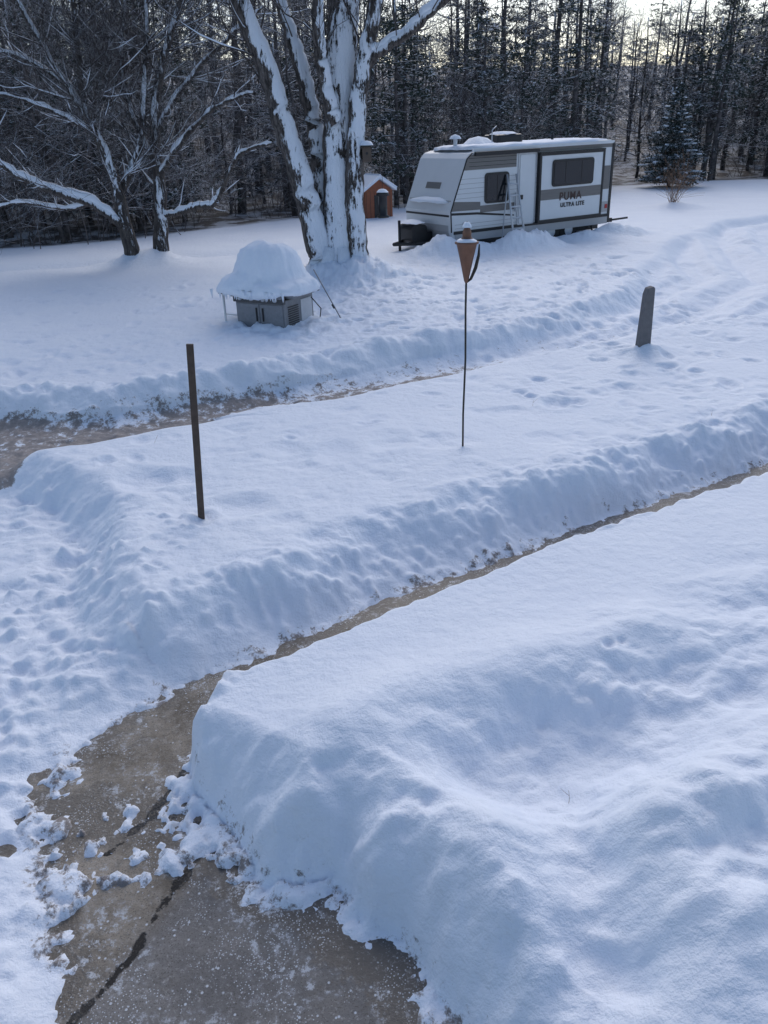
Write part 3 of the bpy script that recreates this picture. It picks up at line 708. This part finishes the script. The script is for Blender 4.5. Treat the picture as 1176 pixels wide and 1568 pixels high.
for k in range(9): box('side_louver', .62, .635, -.36, -.06, .14 + k * .036, .155 + k * .036, M_dark, G)
box('side_panel_trim', .621, .632, .02, .36, .1, .5, M_silver, G, .003)
box('side_shelf_left', -.74, -.40, -.46, .40, .60, .66, M_steel, G, .01); box('side_shelf_right', .64, .80, -.44, .38, .60, .66, M_steel, G, .01)
box('front_ledge', -.40, .64, -.58, -.46, .60, .66, M_steel, G, .01)
for yy in (-.40, .36): rod('shelf_leg', [(-.68, yy, -.2), (-.68, yy, .6)], .02, M_white, G, 8)
rod('shelf_brace', [(-.68, -.40, .25), (-.38, -.40, .25)], .012, M_white, G, 6)
for xx in (-.3, .54):
    w = lathe('caster', [(0, 0), (.06, 0), (.06, .04), (0, .04)], M_rubber, G, 14); w.rotation_euler = (math.pi / 2, 0, 0); w.location = (xx, -.38, -.03)
pr = [(-.38, .64), (-.40, .8), (-.30, .98), (-.05, 1.05), (.2, 1.02), (.36, .85), (.38, .64)]
hd = prism('hood', [(a, b) for a, b in pr], -.30, .50, M_steel, G, .02); hd.rotation_euler = (0, 0, math.pi / 2); hd.location = (.12, 0, 0)
rod('hood_handle', [(-.2, -.47, .8), (.45, -.47, .8)], .015, M_silver, G)
blob('snow_cap', [(0, 1.42), (.2, 1.41), (.36, 1.38), (.49, 1.32), (.59, 1.22), (.66, 1.09), (.72, .98), (.80, .90), (.90, .84), (.98, .78), (1.02, .70), (1.01, .63), (.88, .61)], .82, .64, M_cap, G, (0.02, -.02, 0), 140, .095, 3.1, 5, .07)
for k in range(26):
    xx = R.uniform(-.74, .76); l = R.uniform(.02, .08); y_ = -.63 + R.uniform(-.02, .02)
    rod('icicle', [(xx, y_, .72), (xx, y_, .63 - l)], [.03, .004], M_cap, G, 6)
rod('gas_hose', [(.66, .3, .5), (.82, .35, .3), (.85, .2, 0)], .010, M_dark, G)
MR = empty('metal_rod', (0, 0, 0)); rod('shaft', [(-1.12, 14.5, .95), (-.62, 14.0, .1)], .010, M_steel, MR, 8); rod('grip', [(-.80, 14.18, .38), (-.76, 14.14, .32)], .022, M_dark, MR, 8)

# ------------------------------------------------------------------ torch
M_copper = simple('copper', (.21, .115, .08), .5, .6, .4, 14); M_iron = simple('iron', (.035, .03, .027), .6, .2)
zt = gz(.89, 7.84)
TO = empty('garden_torch', (.89, 7.84, 0))
rod('pole', [(-.01, 0, zt - .3), (-.012, 0, .4), (.004, 0, 1.0), (-.002, 0, 1.5), (0, 0, 1.82)], .0105, M_iron, TO)
lathe('bowl', [(.012, 1.76), (.022, 1.78), (.035, 1.84), (.060, 1.96), (.088, 2.08), (.100, 2.13), (.104, 2.14), (.096, 2.14)], M_copper, TO, 28)
lathe('rim', [(.100, 2.125), (.116, 2.13), (.116, 2.145), (.09, 2.15), (.06, 2.17), (.045, 2.19), (.04, 2.21)], M_copper, TO, 28)
lathe('snuffer', [(.04, 2.19), (.045, 2.22), (.035, 2.26), (.018, 2.28), (.012, 2.32), (.0, 2.335)], M_copper, TO, 18)
blob('snow_cap', [(0, .05), (.5, .045), (.9, .02), (1, 0)], .045, .045, M_cap, TO, (0.0, 0, 2.28), 20, .01)
blob('rim_snow', [(.35, .03), (.7, .025), (.95, .012), (1, 0)], .10, .10, M_cap, TO, (0.0, 0, 2.15), 28, .012)
rod('side_bracket', [(.0, 0, 1.76), (.045, -.01, 1.80), (.09, 0, 1.90), (.118, 0, 2.02), (.122, 0, 2.12)], [.008, .014, .018, .014, .006], M_iron, TO, 8)
M_stake = simple('weathered_stake', (.085, .062, .05), .85, 0, .5, 18, .01)
zs_ = gz(-1.69, 6.44)
st = box('wooden_stake', -.03, .03, -.015, .015, -.35, 1.60, M_stake, None, .004); st.location = (-1.69, 6.44, zs_); st.rotation_euler = (.02, .074, .15)
M_post = simple('weathered_post', (.15, .145, .15), .85, 0, .35, 12, .01)
po = prism('wooden_post', [(-.11, -.3), (.11, -.3), (.075, .90), (.055, .93), (-.03, .91), (-.06, .82)], -.06, .06, M_post, None, .01)
po.location = (4.0, 11.56, gz(4.0, 11.56) - .08); po.rotation_euler = (0, -.01, .2)
# shed
M_orange = simple('cedar_boards', (.27, .095, .05), .75, 0, .3, 6); M_bh = simple('birdhouse_wood', (.10, .075, .06), .8, 0, .3, 10)
SX, SYy = .02, 33.5; S = empty('wooden_shed', (SX, SYy, gz(SX, SYy)), .45, .70)
box('walls', -.85, .85, -.7, .7, -.2, 1.45, M_orange, S)
prism('gable', [(-.85, 1.451), (.85, 1.451), (0, 2.0)][::-1], -.699, .699, M_orange, S)
for sgn in (-1, 1):
    v = [(0, -.95, 2.05), (0, .95, 2.05), (sgn * 1.05, .95, 1.38), (sgn * 1.05, -.95, 1.38)]
    v += [(a, b, c + .22) for a, b, c in v]
    finish('roof_snow', v, [(0, 1, 2, 3), (4, 5, 6, 7), (0, 3, 7, 4), (1, 5, 6, 2), (2, 6, 7, 3), (0, 4, 5, 1)], M_cap, S, .05)
box('door', -.3, .3, -.72, -.7, 0, 1.2, M_dark, S)
for k in range(7): box('board_seam', -.8 + k * .25, -.785 + k * .25, -.71, -.70, 0, 1.45, M_dark, S)
BF = empty('bird_feeder', (.22, 19.1, 1.65))
rod('wire', [(0, 0, .35), (.02, -.02, 3.05)], .006, M_iron, BF, 5)
lathe('feeder_body', [(.0, -.28), (.13, -.28), (.15, -.24), (.10, -.22), (.10, .18), (.16, .2), (.12, .28), (.0, .36)], M_dark, BF, 18)
blob('snow_cap', [(0, .08), (.6, .06), (1, 0)], .14, .14, M_cap, BF, (0, 0, .27), 20, .01)
BH = empty('birdhouse', (-.10, 18.9, 2.72)); box('box', -.1, .1, -.1, .1, -.15, .15, M_bh, BH, .005)
box('roof', -.14, .14, -.16, .12, .152, .18, M_dark, BH); blob('snow_cap', [(0, .1), (.7, .08), (1, 0)], .15, .15, M_cap, BH, (0, 0, .18), 20, .01)
hl = lathe('hole', [(0, 0), (.03, 0)], M_dark, BH, 12); hl.location = (0, -.103, 0.02); hl.rotation_euler = (math.pi / 2, 0, 0)
mb = MB()
for (a, b) in ((.92, 2.98), (3.95, 8.75), (1.9, 9.2), (-2.6, 8.3)):
    z_ = gz(a, b); grow_branch(mb, (a, b, z_ - .03), (R.gauss(0, .2), .1, 1), .11, .0016, 0, 1, (1,), .05, .1, 9, .001)
mb.obj('dead_grass_stems', [M_shrub])

# ------------------------------------------------------------------ sky, sun, camera
w = bpy.data.worlds.new('World'); scene.world = w; w.use_nodes = True
nt = w.node_tree; bg = nt.nodes['Background']; sky = nt.nodes.new('ShaderNodeTexSky'); sky.sky_type = 'NISHITA'; sky.sun_disc = False
EL, AZ = math.radians(42), math.radians(8)
sky.sun_elevation = EL; sky.sun_rotation = AZ; sky.air_density = 1.0; sky.dust_density = 1.6; sky.ozone_density = 1.7
nt.links.new(sky.outputs[0], bg.inputs[0]); bg.inputs[1].default_value = .15
sun = bpy.data.lights.new('sun', 'SUN'); sun.energy = .98; sun.angle = math.radians(45); sun.color = (1, .96, .92)
so = bpy.data.objects.new('sun', sun); COL.objects.link(so)
sv = Vector((math.sin(AZ) * math.cos(EL), math.cos(AZ) * math.cos(EL), math.sin(EL))); so.rotation_euler = sv.to_track_quat('Z', 'Y').to_euler()
cam = bpy.data.cameras.new('camera'); co = bpy.data.objects.new('camera', cam); COL.objects.link(co)
cam.sensor_fit = 'VERTICAL'; cam.angle = 2 * math.atan(784 / 1184.); cam.clip_end = 500; cam.clip_start = .05
co.matrix_world = Matrix.Translation((0, 0, 3.1)) @ Matrix.Rotation(math.radians(64), 4, 'X') @ Matrix.Rotation(math.radians(-2), 4, 'Z')
scene.camera = co
scene.view_settings.view_transform = 'Standard'; scene.view_settings.look = 'None'; scene.view_settings.exposure = 0
print('grid', nx, ny)
